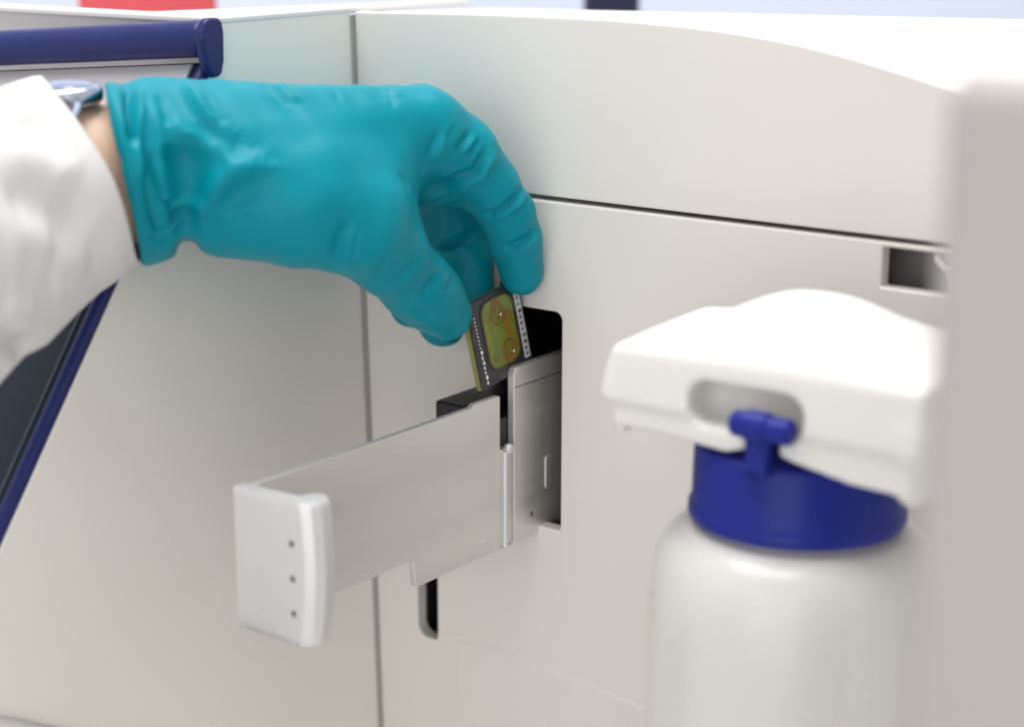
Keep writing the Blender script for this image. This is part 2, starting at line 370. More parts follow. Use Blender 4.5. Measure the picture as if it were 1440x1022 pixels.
# rolled top lip: a D-shaped section swept along the top edge
def on_p(a, yo, zu): return on_s(a, 0.63*yo-0.77*zu, 0.77*yo+0.63*zu)
def d_section(a):
    return [on_p(a, yo, zu) for yo, zu in ((-1.6, 3.5), (-1.8, 8.5), (-0.8, 11.8), (1.6, 13.0), (4.6, 12.4), (6.8, 10.0), (7.4, 6.6), (6.2, 3.6), (3.4, 2.2), (0.6, 2.2))]
V = []; Fc = []; A = [-4.2, -3.8, -3.0, -1.8, 0.0]+list(np.linspace(4, 232, 30))
for i, a in enumerate(A):
    g = [0.62, 0.82, 0.93, 0.985, 1.0][i] if i < 5 else 1.0
    c = np.mean(d_section(a), axis=0)
    V += [c+(p-c)*g for p in d_section(a)]
k = 10
for i in range(len(A)-1):
    for j in range(k): Fc.append((i*k+j, i*k+(j+1) % k, (i+1)*k+(j+1) % k, (i+1)*k+j))
Fc.append(tuple(range(k))); Fc.append(tuple((len(A)-1)*k+j for j in range(k)))
o = link('rim_lip', me_from(V, Fc), MAT['blue'], scr); md = o.modifiers.new('s', 'SUBSURF'); md.levels = md.render_levels = 2
link('bezel', plate([[(2.4, 1), (228, 1), (228, 24), (2.4, 24)]], 1.2, frame(on_s(0, 0, 1.7), sx2, e2, np.cross(sx2, e2)), 0.3), MAT['bezel'], scr)  # wide bezel strip; bright reflection on the screen is put into its grey
link('bezel_edge', plate([[(2.2, 24.2), (3.4, 24.2), (3.4, 180), (2.2, 180)]], 1.2, frame(on_s(0, 0, 1.4), sx2, e2, np.cross(sx2, e2)), 0.3), mat('dark_bezel', (0.03, 0.04, 0.07), 0.4), scr)
end = [(0.63*y-0.77*z, 0.77*y+0.63*z) for y, z in rounded([(-2.2, 8.5), (-1.6, 13.0), (4.6, 13.2), (7.4, 8.6), (6.2, 0.5), (4.0, -3.4), (0.0, -3.2), (-1.6, 1.0)], [2.5, 2.4, 3.2, 4, 6, 2.2, 2.2, 3], 10)]
link('rim_end', plate([end], 3.4, frame(on_s(-4.6, 0, 0), e2, nrm, np.cross(e2, nrm)), 1.2, 5), MAT['blue'], scr)
# white top of the console
p0 = onw(61, 83, 0.0)
yb_ = on_plane(100, 11, 2, 85.4)[1]
ct = [(-78.9, 60), (-78.9, 0.4), (p0[0]+0.2, p0[1]-0.8), (-340, p0[1]-2), (-340, yb_), (-110, yb_)]
link('console_top', plate([rounded(ct, [0.3, 0.3, 2, 0, 0, 3])], 1.9, frame((0, 0, 84.6), X, Y, Z), 0.6, 3), MAT['top'], inst)
link('console_front', box((-340, p0[1]+1, -228), (-83.2, p0[1]+6, 83.9), 0), MAT['top'], inst)

# --- near post on the right, very close to the camera
cpos = at(1317, 110, 216.0)
link('front_post', box((cpos[0], cpos[1], -230), (cpos[0]+120, cpos[1]+70, cpos[2]+1.5), 5.0, 5), MAT['post'], inst)
link('post_lit_top', box((cpos[0]+2.0, cpos[1]+3.0, cpos[2]-3), (cpos[0]+118, cpos[1]+68, cpos[2]+2.2), 2.0, 3), MAT['top'], inst)  # lighter lid: the bright lit top of the post is put into its colour

# ================================================================== the chip tray
tray = thing('chip_tray', 'brushed aluminium chip tray drawn out of the dark slot in the front panel', 'tray')
TF = frame((-8.9, 0, 0), Y, Z, X)                        # 2D (y,z) sheets facing +x, outer face at x=-8
arm = rounded([(-123.8, -22.4), (-32, -22.6), (-30.5, -21.8), (-18.7, -21.8), (-18.7, -69.2), (-57.6, -68.9), (-58.6, -60.6), (-123.8, -59.6)], [0.3, 1, 1, 0.8, 0.2, 1.0, 1.2, 0.3])
pa = link('side_arm', plate([arm], 1.9, TF, 0.22, 2), MAT['metal'], tray)
rear = rounded([(-12.4, -14.8), (40, -14.8), (40, -69.4), (-12.4, -69.4)], [2.2, 0, 0, 0.6])
pr = link('rear_plate', plate([rear], 2.4, frame((-8.8, 0, 0), Y, Z, X), 0.3, 2), MAT['metal'], tray)
hin = [(-18.6, -38.6), (-12.5, -38.6), (-12.5, -69.2), (-18.6, -69.2)]
ph = link('hinge_strip', plate([rounded(hin, [1.2, 1.2, 0.2, 0.2])], 2.6, frame((-9.4, 0, 0), Y, Z, X), 0.6, 3), MAT['metal'], tray)
link('hinge_pin', tube([(-7.7, -16.6, z) for z in (-39.2, -52, -68.6)], 1.0, 12), MAT['metal_bright'], ph)
link('pivot_knob', lathe([(0, 1.6), (0.9, 1.4), (1.4, 0.8), (1.5, 0), (1.2, -1.0), (0, -1.2)], (-7.4, -15.2, -38.6), 18), MAT['metal_bright'], ph)
sc_ = on_plane(683, 760, 0, -7.9)
s1 = link('screw', disc((-8.1, sc_[1], sc_[2]), X, 1.35, 0.35), MAT['metal'], pa); link('screw_socket', disc((-7.8, sc_[1]+0.1, sc_[2]), X, 0.7, 0.1, 6, 0.02), MAT['hole'], s1) if False else None
sc_ = on_plane(748, 722, 0, -7.5)
link('pin_hole', disc((-7.75, sc_[1], sc_[2]), X, 0.75, 0.2, 14, 0.05), MAT['hole'], pr)
sc_ = on_plane(770, 662, 0, -7.5)
link('clip_slot', plate([rounded([(sc_[1]-1.2, sc_[2]-5.5), (sc_[1]+2.4, sc_[2]-5.5), (sc_[1]+2.4, sc_[2]+5), (sc_[1]-1.2, sc_[2]+5)], 1.1)], 0.5, frame((-7.5, 0, 0), Y, Z, X), 0.2), MAT['metal'], pr)
link('score_line', box((-7.6, -12.0, -21.0), (-7.54, 30, -20.7), 0), MAT['hole'], pr)
# black clamp body behind the plates; the chip slides in between
bc = on_plane(612, 563, 0, -25.4)
bd = link('clamp_body', plate([rounded([(bc[1], bc[2]), (36, bc[2]+0.4), (36, -66), (bc[1], -66)], [1.0, 0, 0, 1])], 10.4, frame((-20.2, 0, 0), Y, Z, X), 0.5, 2), MAT['black'], tray)
link('body_spacer', plate([rounded([(-22, -30), (34, -30), (34, -64), (-22, -64)], 1)], 4.8, frame((-12.5, 0, 0), Y, Z, X), 0.2), MAT['black'], bd)
# pull handle: plan section with a thick rolled right end
pl = [(-10.0, -124.0), (12.2, -124.0), (14.6, -122.8), (15.6, -120.2), (15.2, -116.4), (13.0, -114.8), (10.0, -115.6), (8.6, -119.6), (-10.0, -120.6)]
zt, zb = -21.6, -58.6
lp = rounded(pl, [0.4, 1.0, 1.2, 1.8, 1.6, 1.6, 1.6, 2.0, 0.4], 4)
V = []; Fc = []; lv = [zb, zb+0.5, zb+2, zb+7, zb+14, (zt+zb)/2, zt-14, zt-7, zt-2, zt-0.5, zt]; k = len(lp)
for i, z in enumerate(lv):
    t = (z-zb)/(zt-zb); bul = 1.9*math.sin(math.pi*t)**0.7-1.0*(1-t)
    ins = 0.4 if i in (0, len(lv)-1) else 0.0
    for x, y in lp:
        gx = x+(bul if x > 7 else 0); cxx, cyy = 4, -120
        zz = z-(0.9*max(0, x-2)/14 if False else 0)
        V.append((gx-ins*np.sign(gx-cxx)*0.8, y-ins*np.sign(y-cyy)*0.5, zz))
for i in range(len(lv)-1):
    for j in range(k): Fc.append((i*k+j, i*k+(j+1) % k, (i+1)*k+(j+1) % k, (i+1)*k+j))
Fc.append(tuple(range(k))); Fc.append(tuple((len(lv)-1)*k+j for j in range(k)))
hd = link('pull_handle', me_from(V, Fc), MAT['metal_bright'], tray)
for z in (-32.3, -41.3, -50.3):
    link('handle_screw', disc((9.6, -123.9, z), -Y, 0.85, 0.2, 14, 0.05), MAT['hole'], hd)

# ================================================================== the chip
chip = thing('sequencing_chip', 'small dark square chip with olive green window held above the tray', 'chip')
def rodrigues(r):
    a = np.linalg.norm(r); kx = r/a; K = np.array([[0, -kx[2], kx[1]], [kx[2], 0, -kx[0]], [-kx[1], kx[0], 0]]); return np.eye(3)+math.sin(a)*K+(1-math.cos(a))*K@K
c4 = np.array([(-13.2, -28.4, 6.3), (-14.0, -4.4, 8.4), (-10.9, 1.4, -15.2), (-10.1, -23.0, -19.9)])
cc = c4.mean(0); cy = unit((c4[1]-c4[0])+(c4[2]-c4[3])); czv = (c4[0]-c4[3])+(c4[1]-c4[2]); czv = unit(czv-cy*(czv@cy)); cn = np.cross(cy, czv)
CW, CH = 25.4, 26.2
CF = lambda n: frame(cc+cn*n, cy, czv, cn)
rr = lambda a, b, c, d, r: rounded([(a, b), (c, b), (c, d), (a, d)], r)
link('board', plate([rr(-CW/2, -CH/2, CW/2-0.4, CH/2-0.5, 0.5)], 1.5, CF(-1.3), 0.12), MAT['chipedge'], chip)
pk = link('package', plate([rr(-CW/2+0.25, -CH/2+0.2, CW/2-0.2, CH/2-0.2, 0.6)], 1.2, CF(0.1), 0.15), MAT['chipdark'], chip)
win = link('window', plate([rr(-7.6, -9.0, 7.2, 11.0, 3.8)], 0.5, CF(0.72), 0.15), MAT['pad'], chip)
fr_ = [rr(-8.3, -9.8, 7.8, 11.7, 4.4), rr(-7.5, -8.9, 7.1, 10.9, 3.7)]
link('window_rim', plate(fr_, 0.6, CF(0.75), 0.1), mat('chip_rim', srgb(58, 52, 34), 0.35, var=0.2, vscale=200), chip)
def ring(name, u, v, r0, r1, m, h=0.5):
    a = [(u+r1*math.cos(q), v+r1*1.15*math.sin(q)) for q in np.linspace(0, 2*math.pi, 28, endpoint=False)]
    b = [(u+r0*math.cos(q), v+r0*1.15*math.sin(q)) for q in np.linspace(0, 2*math.pi, 28, endpoint=False)]
    return link(name, plate([a, b], h, CF(0.95), 0.1), m, win)
for u, v in ((-0.6, 6.6), (2.2, -5.6)):
    ring('flow_port', u, v, 2.5, 3.2, MAT['brown']); ring('flow_port', u, v, 1.0, 1.7, MAT['brown'])
    link('port_dot', disc(cc+cy*(u+1.5)+czv*(v-0.8)+cn*1.0, cn, 0.42, 0.3, 10, 0.1), MAT['print'], win)  # small white dot beside each port
link('flow_channel', plate([rr(-4.6, -6, -3.9, 7, 0.3)], 0.4, CF(0.95), 0.1), mat('channel_glass', srgb(92, 112, 60), 0.25, var=0.1), win)
link('label_strip', plate([rr(9.0, -10.6, 11.6, 11.0, 0.2)], 0.25, CF(0.78), 0.05), MAT['label'], chip)
for i in range(11):                                     # illegible code marks on the strip
    v = 10.0-i*1.9
    link('code_mark', plate([rr(9.5, v-random.uniform(0.5, 1.0), 9.5+random.uniform(0.9, 1.7), v, 0.05)], 0.1, CF(0.93), 0.02), MAT['hole'], chip)
v = 8.6
for i in range(16):                                     # tiny white dots and dashes along the left margin
    hgt = 0.42 if i < 9 else random.uniform(0.7, 1.2)
    wd = 0.5 if i < 9 else random.uniform(0.5, 1.0)
    link('print_mark', plate([rr(-11.2+0.04*i, v-hgt, -11.2+wd+0.04*i, v, 0.08)], 0.1, CF(0.74), 0.02), MAT['print'], chip); v -= hgt+(0.7 if i < 9 else 0.5)
link('corner_tab', plate([rr(6.2, CH/2-2.0, CW/2+0.3, CH/2+0.9, 0.6)], 2.6, CF(-0.2), 0.4), MAT['chipdark'], chip)

# ================================================================== the bottle and its cover
BX, BY = 106.0, -51.0
bot = thing('reagent_bottle', 'white translucent plastic bottle with blue screw collar beside the front post', 'bottle')
bp = [(0, -200), (32, -200), (34.5, -197), (35.0, -120), (35.0, -66), (35.0, -54), (34.8, -46), (34.2, -39), (32.9, -33.6), (30.8, -29.8), (27.8, -27.5), (25.0, -26.7), (22.4, -26.2), (22.4, -20), (0, -20)]
def smooth_prof(p, it=2):
    for _ in range(it):
        q = [p[0]]
        for a, b in zip(p[:-1], p[1:]): q += [(0.75*a[0]+0.25*b[0], 0.75*a[1]+0.25*b[1]), (0.25*a[0]+0.75*b[0], 0.25*a[1]+0.75*b[1])]
        p = q+[p[-1]]
    return p
link('bottle_body', lathe(smooth_prof(bp), (BX, BY, 0), 96), MAT['bottle'], bot)
cp = [(0, -6), (23.4, -6), (24.4, -6.6), (24.8, -7.6), (25.1, -20.6), (25.5, -21.2), (25.9, -22.0), (26.0, -24.0), (25.6, -24.8), (24.6, -25.0), (22, -25.0)]
ca = link('screw_collar', lathe(cp, (BX, BY, 0), 96), MAT['cap'], bot)
vf = BY-25.0-2.2
vy = vf+1.0; va, vb = on_plane(1031, 594, 1, vy), on_plane(1115, 609, 1, vy); vm = (va[0]+vb[0])/2-1.0; vz = (va[2]+vb[2])/2; vsb = on_plane(1065, 669, 1, vy)[2]
tv = link('valve', tube([(va[0], vy, vz), (va[0]+0.7, vy, vz), (vm-3.5, vy, vz), (vm+3.5, vy, vz), (vb[0]-0.8, vy, vz), (vb[0], vy, vz)], [2.4, 3.0, 3.1, 3.0, 3.0, 2.3], 24), MAT['cap'], bot)
link('valve_collar', tube([(vm-3.2, vy, vz+0.1), (vm-2.8, vy, vz+0.1), (vm+2.4, vy, vz+0.1), (vm+2.8, vy, vz+0.1)], [3.1, 3.5, 3.5, 3.1], 24), MAT['cap'], tv)
link('valve_stem', plate([rounded([(vm-2.8, vz), (vm+2.6, vz), (vm+2.6, vsb+4), (vm+2.9, vsb), (vm-3.1, vsb), (vm-2.8, vsb+4)], [0.5, 0.5, 3, 0.6, 0.6, 3])], 4.8, PANEL(vy+0.6), 1.0, 3), MAT['cap'], tv)

cov = thing('bottle_cover', 'white moulded cover with arched front notch sitting over the blue bottle collar', 'cover')
YF, YB = -77.0, -33.0
lipx = [on_plane(*q, 1, YF+1.8) for q in ((846, 592), (885, 603), (950, 617), (985, 628), (1020, 637), (1050, 632), (1082, 637), (1120, 655), (1193, 683), (1266, 701))]
lip_x, lip_z = np.array([p[0] for p in lipx]), np.array([p[2] for p in lipx])
tl, trr = on_plane(872, 492, 1, YF), on_plane(1290, 569, 1, YF); bl, br = on_plane(842, 567, 1, YF), on_plane(1273, 655, 1, YF)
hL, hR = on_plane(965, 592, 1, YF), on_plane(1122, 604, 1, YF); hT = on_plane(1045, 552, 1, YF)
x0, x1 = bl[0]-1.2, trr[0]+1.0
zb0 = bl[2]; zt0 = tl[2]
def cover(P):
    x, y, z = P[..., 0], P[..., 1], P[..., 2]
    f = rbox(P, (x0, YF, zb0), (x1, YB, 60), 2.6)
    # side draft at the left end and a slope on the front
    f = smax(f, (x0+3-x)*0.94+(z-zb0-7)*0.34-2.2, 3.0)
    f = smax(f, ((YF-y)*0.985+(z-zb0)*0.10), 2.0)
    # top: a low shoulder, a rise to the back and a broad rounded hump
    tt = np.clip((y-YF)/(YB-YF), 0, 1); ux = (x-x0)/(x1-x0)
    top = zt0+0.6+1.2*ux+1.8*tt
    hump = 12.4*np.exp(-np.abs((x-110.0)/25.0)**2.4)*np.clip((y-YF-1.5)/16, 0, 1)**0.9*np.exp(-(np.maximum(y+54, 0)/20.0)**2)
    f = smax(f, (z-(top+hump))*0.88, 1.8)
    # right end drops lower as a skirt
    sk = rbox(P, (x1-7, YF+2.5, zb0-11), (x1-0.3, YB, zb0+8), 3.2); f = smin(f, sk, 4.0)
    # inner lip below the front edge
    lipf = rbox(P, (x0+3, YF+1.8, zb0-16), (x1-2.0, YB, zb0+6), 2.0); lipf = smax(lipf, np.interp(x, lip_x, lip_z)-z, 1.2); f = smin(f, lipf, 0.8)
    foot = rbox(P, (x0+3.5, YF+2.5, zb0-7.2), (x0+6.6, YF+14, zb0+2), 1.0); foot = smax(foot, (zb0-7.0-z)+(x0+4.0-x)*1.2, 1); f = smin(f, foot, 0.8)
    # arched notch in the front, hollow underneath for the collar
    nl, nr_ = hL[0]-0.4, hR[0]+0.4
    notch = rbox(P, (nl, YF-8, zb0-0.8), (nr_, YF+12.5, hT[2]+0.5), 4.4); f = smax(f, -notch, 1.1)
    slot = rbox(P, (vm-3.9, YF-8, zb0-30), (vm+3.9, YF+8, zb0+4), 1.0); f = smax(f, -slot, 0.8)
    hol = np.maximum(np.sqrt((x-BX)**2+(y-BY)**2)-23.6, z-(zb0-2.4)); hol = np.maximum(hol, (YF+4.0)-y); f = smax(f, -hol, 0.7)
    return f
V, Q = nets(cover, (x0-3, YF-3, zb0-16), (x1+3, YB+3, zt0+26), 0.75, 2)
link('cover_shell', quad_mesh(V, Q), MAT['white'], cov)

# ================================================================== the gloved hand
person = thing('person', 'person in white lab coat sleeve and teal glove pinching the chip', 'person')
# the forearm comes in from the front left, so the wrist is nearer to the viewer than the knuckles
def near(x): return float(np.interp(x, [-260, -100, 125, 205, 300, 600], [66, 56, 44, 37, 29, 0]))
def A_(x, y, d): return at(x, y, d-near(x))
def J(x, y, d, r): return (A_(x, y, d), r*(d-near(x))/d)
def cap2(P, a, b): return capsule(P, a[0], b[0], a[1], b[1])
def sdf_chain(P, pts, k=2.0):
    f = None
    for a, b in zip(pts[:-1], pts[1:]):
        c = cap2(P, a, b); f = c if f is None else smin(f, c, k)
    return f
idx = [J(594, 187, 489, 12.2), J(648, 216, 494, 10.2), J(688, 264, 501, 8.7), J(712, 300, 507, 8.0), J(724, 336, 512, 7.7), J(733, 384, 519, 6.5)]
mid = [J(594, 193, 509, 11.6), J(628, 262, 521, 9.8), J(640, 318, 527, 9.0), J(655, 372, 527, 7.9), J(664, 436, 524, 7.0)]
rng_ = [J(580, 200, 530, 11.2), J(610, 280, 543, 9.4), J(606, 350, 545, 8.6), J(606, 400, 537, 7.6), J(622, 455, 530, 7.0)]
pin = [J(550, 215, 549, 10.0), J(575, 300, 560, 8.4), J(570, 372, 556, 7.4), J(576, 434, 542, 5.8)]
thb = [J(330, 262, 484, 17.0), J(430, 285, 475, 16.4), J(500, 312, 474, 13.6), J(541, 353, 481, 10.6), J(584, 397, 490, 9.2), J(604, 418, 495, 8.5), J(628, 442, 502, 7.4)]
axis0, axis1 = A_(170, 246, 497), A_(300, 222, 499)
def glove(P):
    b = cap2(P, J(250, 205, 490, 17.5), J(592, 186, 487, 12.4))
    b = smin(b, cap2(P, J(250, 205, 507, 17.0), J(592, 192, 509, 11.6)), 8)
    b = smin(b, cap2(P, J(250, 215, 513, 16.0), J(580, 200, 530, 11.2)), 8)
    b = smin(b, cap2(P, J(255, 225, 514, 15.0), J(550, 215, 549, 10.2)), 8)
    b = smin(b, cap2(P, J(330, 245, 488, 19.0), J(518, 250, 486, 12.0)), 10)
    th = sdf_chain(P, thb, 5.0)
    b = smin(b, th, 13.0)
    # web of glove between thumb and index
    web = cap2(P, J(500, 262, 484, 10.5), J(554, 232, 491, 7.0)); b = smin(b, web, 6.0)
    fi = sdf_chain(P, idx, 2.0); fi = smin(fi, cap2(P, J(572, 243, 496, 8.6), J(655, 256, 503, 7.2)), 3.0); fm = sdf_chain(P, mid, 2.0); fr2 = sdf_chain(P, rng_, 2.0); fp = sdf_chain(P, pin, 2.0)
    g = smin(smin(fi, fm, 0.9), smin(fr2, fp, 0.9), 0.9); f = smin(b, g, 3.2)
    # cuff: an oval sleeve of glove round the wrist, open at its end
    ax = unit(axis1-axis0); vv = unit(-up-ax*(-up@ax)); ww = np.cross(ax, vv)
    q = P-axis0; s = q@ax; a = q@vv; c = q@ww
    vr = unit(axis0-CAM); kc = (-0.02*(vr@vv)-vr@ax)/(vr@ww); cs = 0.93
    rv = cs*np.interp(s/cs, [-6, 0, 10, 18, 26, 40], [26.2, 25.8, 24.8, 23.4, 22.0, 20]); rd = rv*1.06
    # cuff sags and gathers a little
    a2 = a-0.8*np.sin(s*0.35)
    rad_ = np.sqrt((a2/rv)**2+(c/rd)**2); cu = (rad_-1)*rv*0.97
    tilt = s+0.02*a-0.2+kc*c
    cu = smax(cu, -tilt, 1.4); cu = smax(cu, s-29, 6)
    inner = np.maximum((rad_-0.90)*rv, tilt-9.0)
    f = smin(f, cu, 3.5)
    f = smax(f, -tilt, 1.8)
    f = smax(f, -inner, 0.5)
    f = smax(f, -cap2(P, J(263, 353, 455, 2.6), J(264, 351, 520, 2.6)), 2.0)       # gather under the wrist
    return f
allp = np.array([p for ch in (idx, mid, rng_, pin, thb) for p, _ in ch]+[axis0, axis1])
V, Q = nets(glove, allp.min(0)-30, allp.max(0)+26, 0.65, 2)
GF = [  # (line over the glove in the photo, height mm, width mm, r = ridge / s = step)
    ([(180, 116), (184, 160), (190, 212)], -2.2, 1.8, 'r'), ([(165, 122), (168, 170), (176, 230)], 1.0, 3.0, 'r'),
    ([(199, 150), (204, 205), (214, 262), (226, 315), (234, 340)], -2.4, 2.2, 'r'), ([(190, 118), (195, 165), (200, 220), (206, 270)], 1.8, 2.2, 'r'),
    ([(210, 112), (217, 170), (230, 240), (244, 300), (258, 334)], 2.0, 3.0, 'r'),
    ([(246, 196), (258, 222), (264, 262), (258, 300)], -4.0, 6.0, 'r'), ([(236, 280), (246, 306), (253, 322)], -3.6, 3.4, 'r'),
    ([(264, 334), (283, 292), (312, 256), (345, 232), (380, 212)], 2.8, 3.2, 'r'),
    ([(262, 342), (263, 318), (268, 290)], -2.8, 2.6, 'r'), ([(276, 338), (300, 305), (335, 275), (370, 250)], -2.0, 4.5, 'r'),
    ([(228, 188), (250, 184), (272, 194), (300, 204), (335, 208)], 2.6, 3.0, 'r'),
    ([(256, 110), (272, 142), (290, 170), (308, 190), (330, 206)], 2.2, 3.2, 's'), ([(262, 112), (270, 150), (282, 186)], 1.2, 3.0, 'r'),
    ([(300, 165), (322, 196), (345, 216), (372, 226)], -1.6, 3.4, 'r'), ([(310, 232), (340, 226), (365, 232)], 1.0, 3.0, 'r'),
    ([(335, 104), (366, 112), (390, 128), (415, 150)], 1.4, 2.6, 's'),
    ([(500, 116), (535, 120), (552, 140)], 0.5, 2.6, 's'),
    ([(471, 376), (476, 350), (482, 330), (498, 312)], -0.9, 2.0, 'r'), ([(486, 378), (490, 352), (502, 325)], 0.6, 2.4, 'r'), ([(482, 285), (496, 305), (500, 322)], 0.5, 3.0, 's'),
    ([(624, 186), (615, 206), (606, 228)], 0.8, 2.0, 's'), ([(612, 160), (606, 190), (596, 220), (588, 262)], -0.5, 3.2, 'r'),
    ([(662, 186), (650, 202), (640, 214)], -0.9, 1.5, 'r'), ([(668, 190), (658, 206), (648, 216)], 0.7, 1.3, 'r'), ([(676, 196), (664, 212), (655, 218)], -0.8, 1.3, 'r'),
    ([(688, 205), (686, 220), (672, 246), (640, 258), (612, 270), (588, 286)], 1.5, 2.2, 's'),
    ([(684, 222), (670, 250), (640, 262), (606, 280)], -0.8, 1.8, 'r'),
    ([(668, 256), (648, 272), (622, 284), (600, 292)], 0.7, 2.2, 'r'),
    ([(736, 262), (724, 280), (708, 294), (690, 302), (678, 304)], -1.3, 1.4, 'r'), ([(741, 272), (728, 288), (712, 300), (694, 310)], 0.8, 1.6, 'r'), ([(743, 282), (730, 298), (716, 306)], -0.6, 1.2, 'r'),
    ([(756, 320), (744, 336), (724, 346), (704, 352)], -1.0, 1.5, 'r'), ([(758, 332), (744, 346), (722, 354)], 0.6, 1.6, 'r'),
    ([(612, 340), (632, 344), (652, 336), (676, 322)], -1.2, 1.6, 'r'), ([(614, 352), (634, 354), (660, 342)], 0.6, 1.8, 'r'),
    ([(556, 400), (572, 380), (590, 366)], -0.6, 1.8, 'r'), ([(590, 420), (604, 404), (622, 392)], -0.6, 1.5, 'r'), ([(604, 402), (616, 384)], -0.5, 1.5, 'r'),
    ([(576, 432), (590, 446), (602, 452)], -0.5, 2.0, 's'),
    # rolled bead round the cuff and a few fine creases in the film
    ([(152, 132), (158, 190), (172, 260), (188, 330)], 0.55, 1.2, 'r'), ([(158, 132), (165, 190), (180, 260), (196, 330)], -0.6, 1.0, 'r'),
    ([(545, 120), (550, 136), (554, 152)], -0.35, 1.0, 'r'), ([(460, 118), (472, 130), (478, 146)], -0.3, 1.2, 'r'),
    ([(505, 322), (498, 350), (492, 382)], -0.4, 1.0, 'r'), ([(520, 400), (535, 380), (545, 350)], -0.3, 1.2, 'r'),
    ([(596, 407), (603, 400), (610, 392)], -0.45, 0.9, 'r'), ([(624, 412), (632, 402), (640, 390)], -0.5, 0.9, 'r'),
    ([(640, 176), (634, 190), (624, 202)], -0.4, 1.0, 'r'), ([(702, 232), (692, 246), (680, 256)], -0.3, 1.0, 'r'),
    ([(330, 250), (365, 238), (400, 234)], 0.5, 1.6, 'r'), ([(300, 320), (330, 300), (360, 292)], 0.5, 1.8, 'r'),
    ([(212, 330), (226, 345), (246, 342)], -0.7, 1.4, 'r'), ([(282, 130), (300, 158), (318, 178)], -0.6, 1.3, 'r'),
    ([(222, 130), (230, 160), (240, 182)], -0.7, 1.5, 'r'), ([(560, 240), (572, 256), (578, 276)], -0.4, 1.4, 'r'),
]
GF = [(p, a*(1.45 if w < 2.3 else 1.0), w*(0.85 if w < 2.3 else 1.0), k) for p, a, w, k in GF]
V = folds(V, Q, GF, 0)
# slow unevenness of the loose skin
V = V+normals(V, Q)*(0.22*np.sin(V[:, :1]*0.41+V[:, 1:2]*0.23)*np.sin(V[:, 2:]*0.37+V[:, 1:2]*0.31))
link('glove', quad_mesh(V, Q), MAT['glove'], person)
# wrist and forearm
def arm_f(P):
    a0, a1, a2 = J(215, 232, 500, 18.5), J(120, 252, 497, 20.0), J(-60, 330, 490, 23)
    return smin(smin(cap2(P, a0, a1), cap2(P, a1, a2), 4), cap2(P, J(200, 244, 506, 17), J(110, 262, 503, 18.5)), 6)
pp = np.array([A_(215, 232, 500), A_(-60, 330, 490)])
V, Q = nets(arm_f, pp.min(0)-36, pp.max(0)+36, 1.6, 2)
link('forearm', quad_mesh(V, Q), MAT['skin'], person)

# lab coat sleeve: a tapering tube of cloth, turned in at the cuff
def px_mm(d): return d/F_PX
rings = [  # top point, bottom point (photo), depth, depth half-width mm
    ((64, 116), (194, 368), 493, 30), ((60, 112), (192, 371), 493, 31.5), ((48, 113), (178, 384), 491, 32), ((25, 120), (140, 410), 488, 33.5), ((-8, 132), (112, 436), 484, 35), ((-45, 146), (66, 484), 478, 37), ((-90, 165), (34, 500), 471, 39), ((-150, 190), (-25, 566), 462, 41), ((-260, 240), (-120, 660), 448, 44)]
NS = 96; V = []
def ring_pts(t, b, d, w, bulge=0.0, sh=1.0):
    xm = (t[0]+b[0])/2; w = w*(d-near(xm))/d; d = d-near(xm); pt, pb = at(*t, d), at(*b, d); c = (pt+pb)/2; a = (pt-pb)/2; vd = unit(c-CAM); axn = unit(np.cross(a, vd)); dv = unit(np.cross(axn, a))
    sag = lambda q: rt*(bulge*d/F_PX*math.sin(math.pi*((1-math.cos(q))/2)**1.3))
    return [c+sh*(a*math.cos(q)+dv*w*math.sin(q))+sag(q) for q in np.linspace(0, 2*math.pi, NS, endpoint=False)]
dense = []
for i in range(len(rings)-1):
    r0, r1 = rings[i], rings[i+1]; m = 3 if i < 2 else 8
    for t in np.linspace(0, 1, m, endpoint=False):
        L = lambda u, v: tuple(np.array(u)*(1-t)+np.array(v)*t)
        dense.append((L(r0[0], r1[0]), L(r0[1], r1[1]), r0[2]*(1-t)+r1[2]*t, r0[3]*(1-t)+r1[3]*t, float(np.interp(i+t, [0, 1, 2, 3, 5], [24, 24, 20, 10, 0]))))
inner = [ring_pts(*rings[2], 20, sh=0.90), ring_pts(*rings[1], 24, sh=0.93), ring_pts(*rings[0], 24, sh=0.955)]
R = inner+[ring_pts(*d) for d in dense]
V = np.array([p for r in R for p in r]); Q = np.array([(i*NS+j, i*NS+(j+1) % NS, (i+1)*NS+(j+1) % NS, (i+1)*NS+j) for i in range(len(R)-1) for j in range(NS)])
def subdiv(V, Q):
    me = quad_mesh(V, Q); bm = bmesh.new(); bm.from_mesh(me); bmesh.ops.subdivide_edges(bm, edges=bm.edges, cuts=1, use_grid_fill=True, smooth=0.0)
    bm.verts.index_update(); bm.verts.ensure_lookup_table(); v = np.array([x.co for x in bm.verts])/MM; q = np.array([[l.index for l in f.verts] for f in bm.faces if len(f.verts) == 4]); bm.free(); return v, q
V, Q = subdiv(V, Q)
if (normals(V, Q)*(V-V.mean(0))).sum() < 0: Q = Q[:, ::-1].copy()
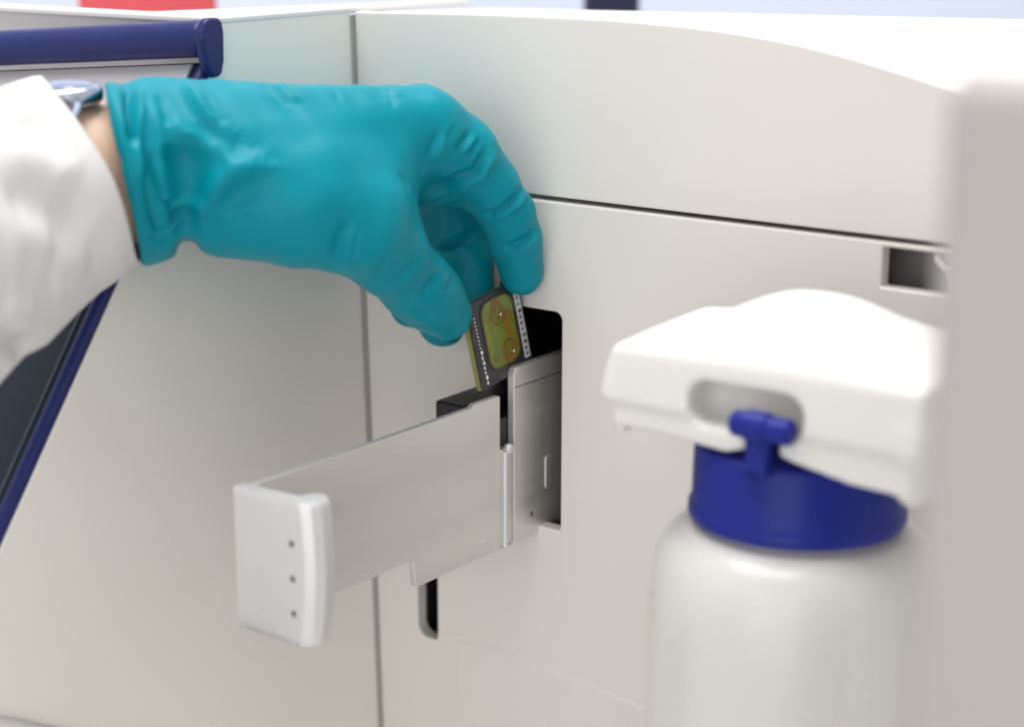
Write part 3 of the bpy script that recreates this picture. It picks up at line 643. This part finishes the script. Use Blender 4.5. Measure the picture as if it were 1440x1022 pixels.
SF = [([(0, 235), (30, 225), (70, 232), (120, 262)], 2.0, 6.0, 'r'), ([(0, 275), (40, 282), (90, 300), (130, 330)], -2.6, 7.0, 'r'), ([(0, 335), (40, 330), (80, 345)], 2.2, 7.0, 'r'),
      ([(-8, 462), (10, 480), (34, 490), (52, 484)], -4.0, 3.0, 'r'), ([(0, 520), (16, 505), (30, 500)], 1.2, 4.0, 'r'), ([(0, 440), (20, 452), (50, 452)], 1.6, 5.0, 'r'),
      ([(20, 160), (60, 190), (100, 240)], -1.2, 6.0, 'r'), ([(72, 118), (98, 175), (140, 262), (166, 322)], -0.45, 1.3, 'r'),
      ([(0, 180), (40, 160), (60, 140)], 1.0, 6.0, 'r'), ([(70, 400), (90, 380), (130, 370)], 1.2, 6.0, 'r')]
V = folds(V, Q, SF, 2)
link('sleeve', quad_mesh(V, Q), MAT['cloth'], person)
# wrist watch half under the cuff
wc = A_(103, 133, 490); wax = unit(A_(60, 270, 480)-A_(200, 230, 499)); wup = unit(up*0.93-fw*0.25-wax*((up*0.93-fw*0.25)@wax)); wsd = np.cross(wax, wup)
wt = link('watch', lathe(smooth_prof([(0, -2.4), (7.6, -2.4), (8.8, -1.2), (8.8, 1.4), (8.0, 2.4), (7.0, 2.6), (0, 2.6)], 1), (0, 0, 0), 40), MAT['steel'], person)
WM = frame(wc+wax*2.0, wsd, np.cross(wup, wsd), wup); f = Matrix(WM.tolist()); f[0][3] *= MM; f[1][3] *= MM; f[2][3] *= MM; wt.data.transform(f)
wg = link('watch_crystal', lathe(smooth_prof([(0, 4.0), (4.4, 3.6), (6.8, 2.8), (7.0, 2.4), (0, 2.4)], 1), (0, 0, 0), 40), MAT['crystal'], wt); wg.data.transform(f)
wcen = wc-wup*20.0+wax*2.0
fsign = 1.0 if wsd@fw > 0 else -1.0
strap = []
for q in np.linspace(-2.4, 2.4, 40):
    drift = 60.0*(1-math.cos(q)) if q < 0 else 14.0*(1-math.cos(q))    # the near half runs back under the sleeve
    strap.append(wcen+wax*min(drift, 34.0)+20.5*(wup*math.cos(q)+fsign*wsd*math.sin(q)))
link('watch_strap', tube(strap, 1.2, 10), MAT['steel'], wt)

# ================================================================== background
def struct(name, me, m): o = link(name, me, m); o['kind'] = 'structure'; return o
bwc = at(720, -60, 1500)
hd_ = np.array([-math.sin(YAW), math.cos(YAW), 0]); 
WBF = frame(CAM+hd_*1500, rt, Z, np.cross(rt, Z))
struct('back_wall', plate([[(-1600, -900), (1600, -900), (1600, 1200), (-1600, 1200)]], 20, WBF, 1), MAT['wallback'])
def standing(name, pxa, pxb, d, h, m, label, cat, parts):
    a, b = at(pxa, 4, d), at(pxb, 4, d); c = (a+b)/2; w = np.linalg.norm(b-a)
    t = thing(name, label, cat); fr0 = frame((c[0], c[1], 0), rt, hd_, Z)
    parts(t, fr0, w, m); return t
def binder(t, fr0, w, m):
    link('cover_boards', box((-w/2, 0, -200), (w/2, 12, 150), 3, 3, fr0), m, t)
    link('spine_label', box((-w/2+8, -0.8, -120), (w/2-8, 0.2, -20), 0.3, 1, fr0), MAT['print'], t)
standing('red_box', 108, 300, 800, 0, MAT['red'], 'blurred red box behind the top left of the instrument', 'box', binder)
def stand(t, fr0, w, m):
    link('post', box((-w/2, 0, -200), (w/2, 14, 160), 3, 3, fr0), m, t)
    link('foot', box((-w, -40, -212), (w, 80, -200), 3, 2, fr0), m, t)
standing('monitor_stand', 822, 900, 800, 0, MAT['navy'], 'blurred dark navy post behind the middle of the instrument top', 'stand', stand)
struct('bench_top', box((-700, -240, -262), (700, 900, -231), 2), mat('bench_laminate', (0.78, 0.77, 0.76), 0.4, var=0.04))
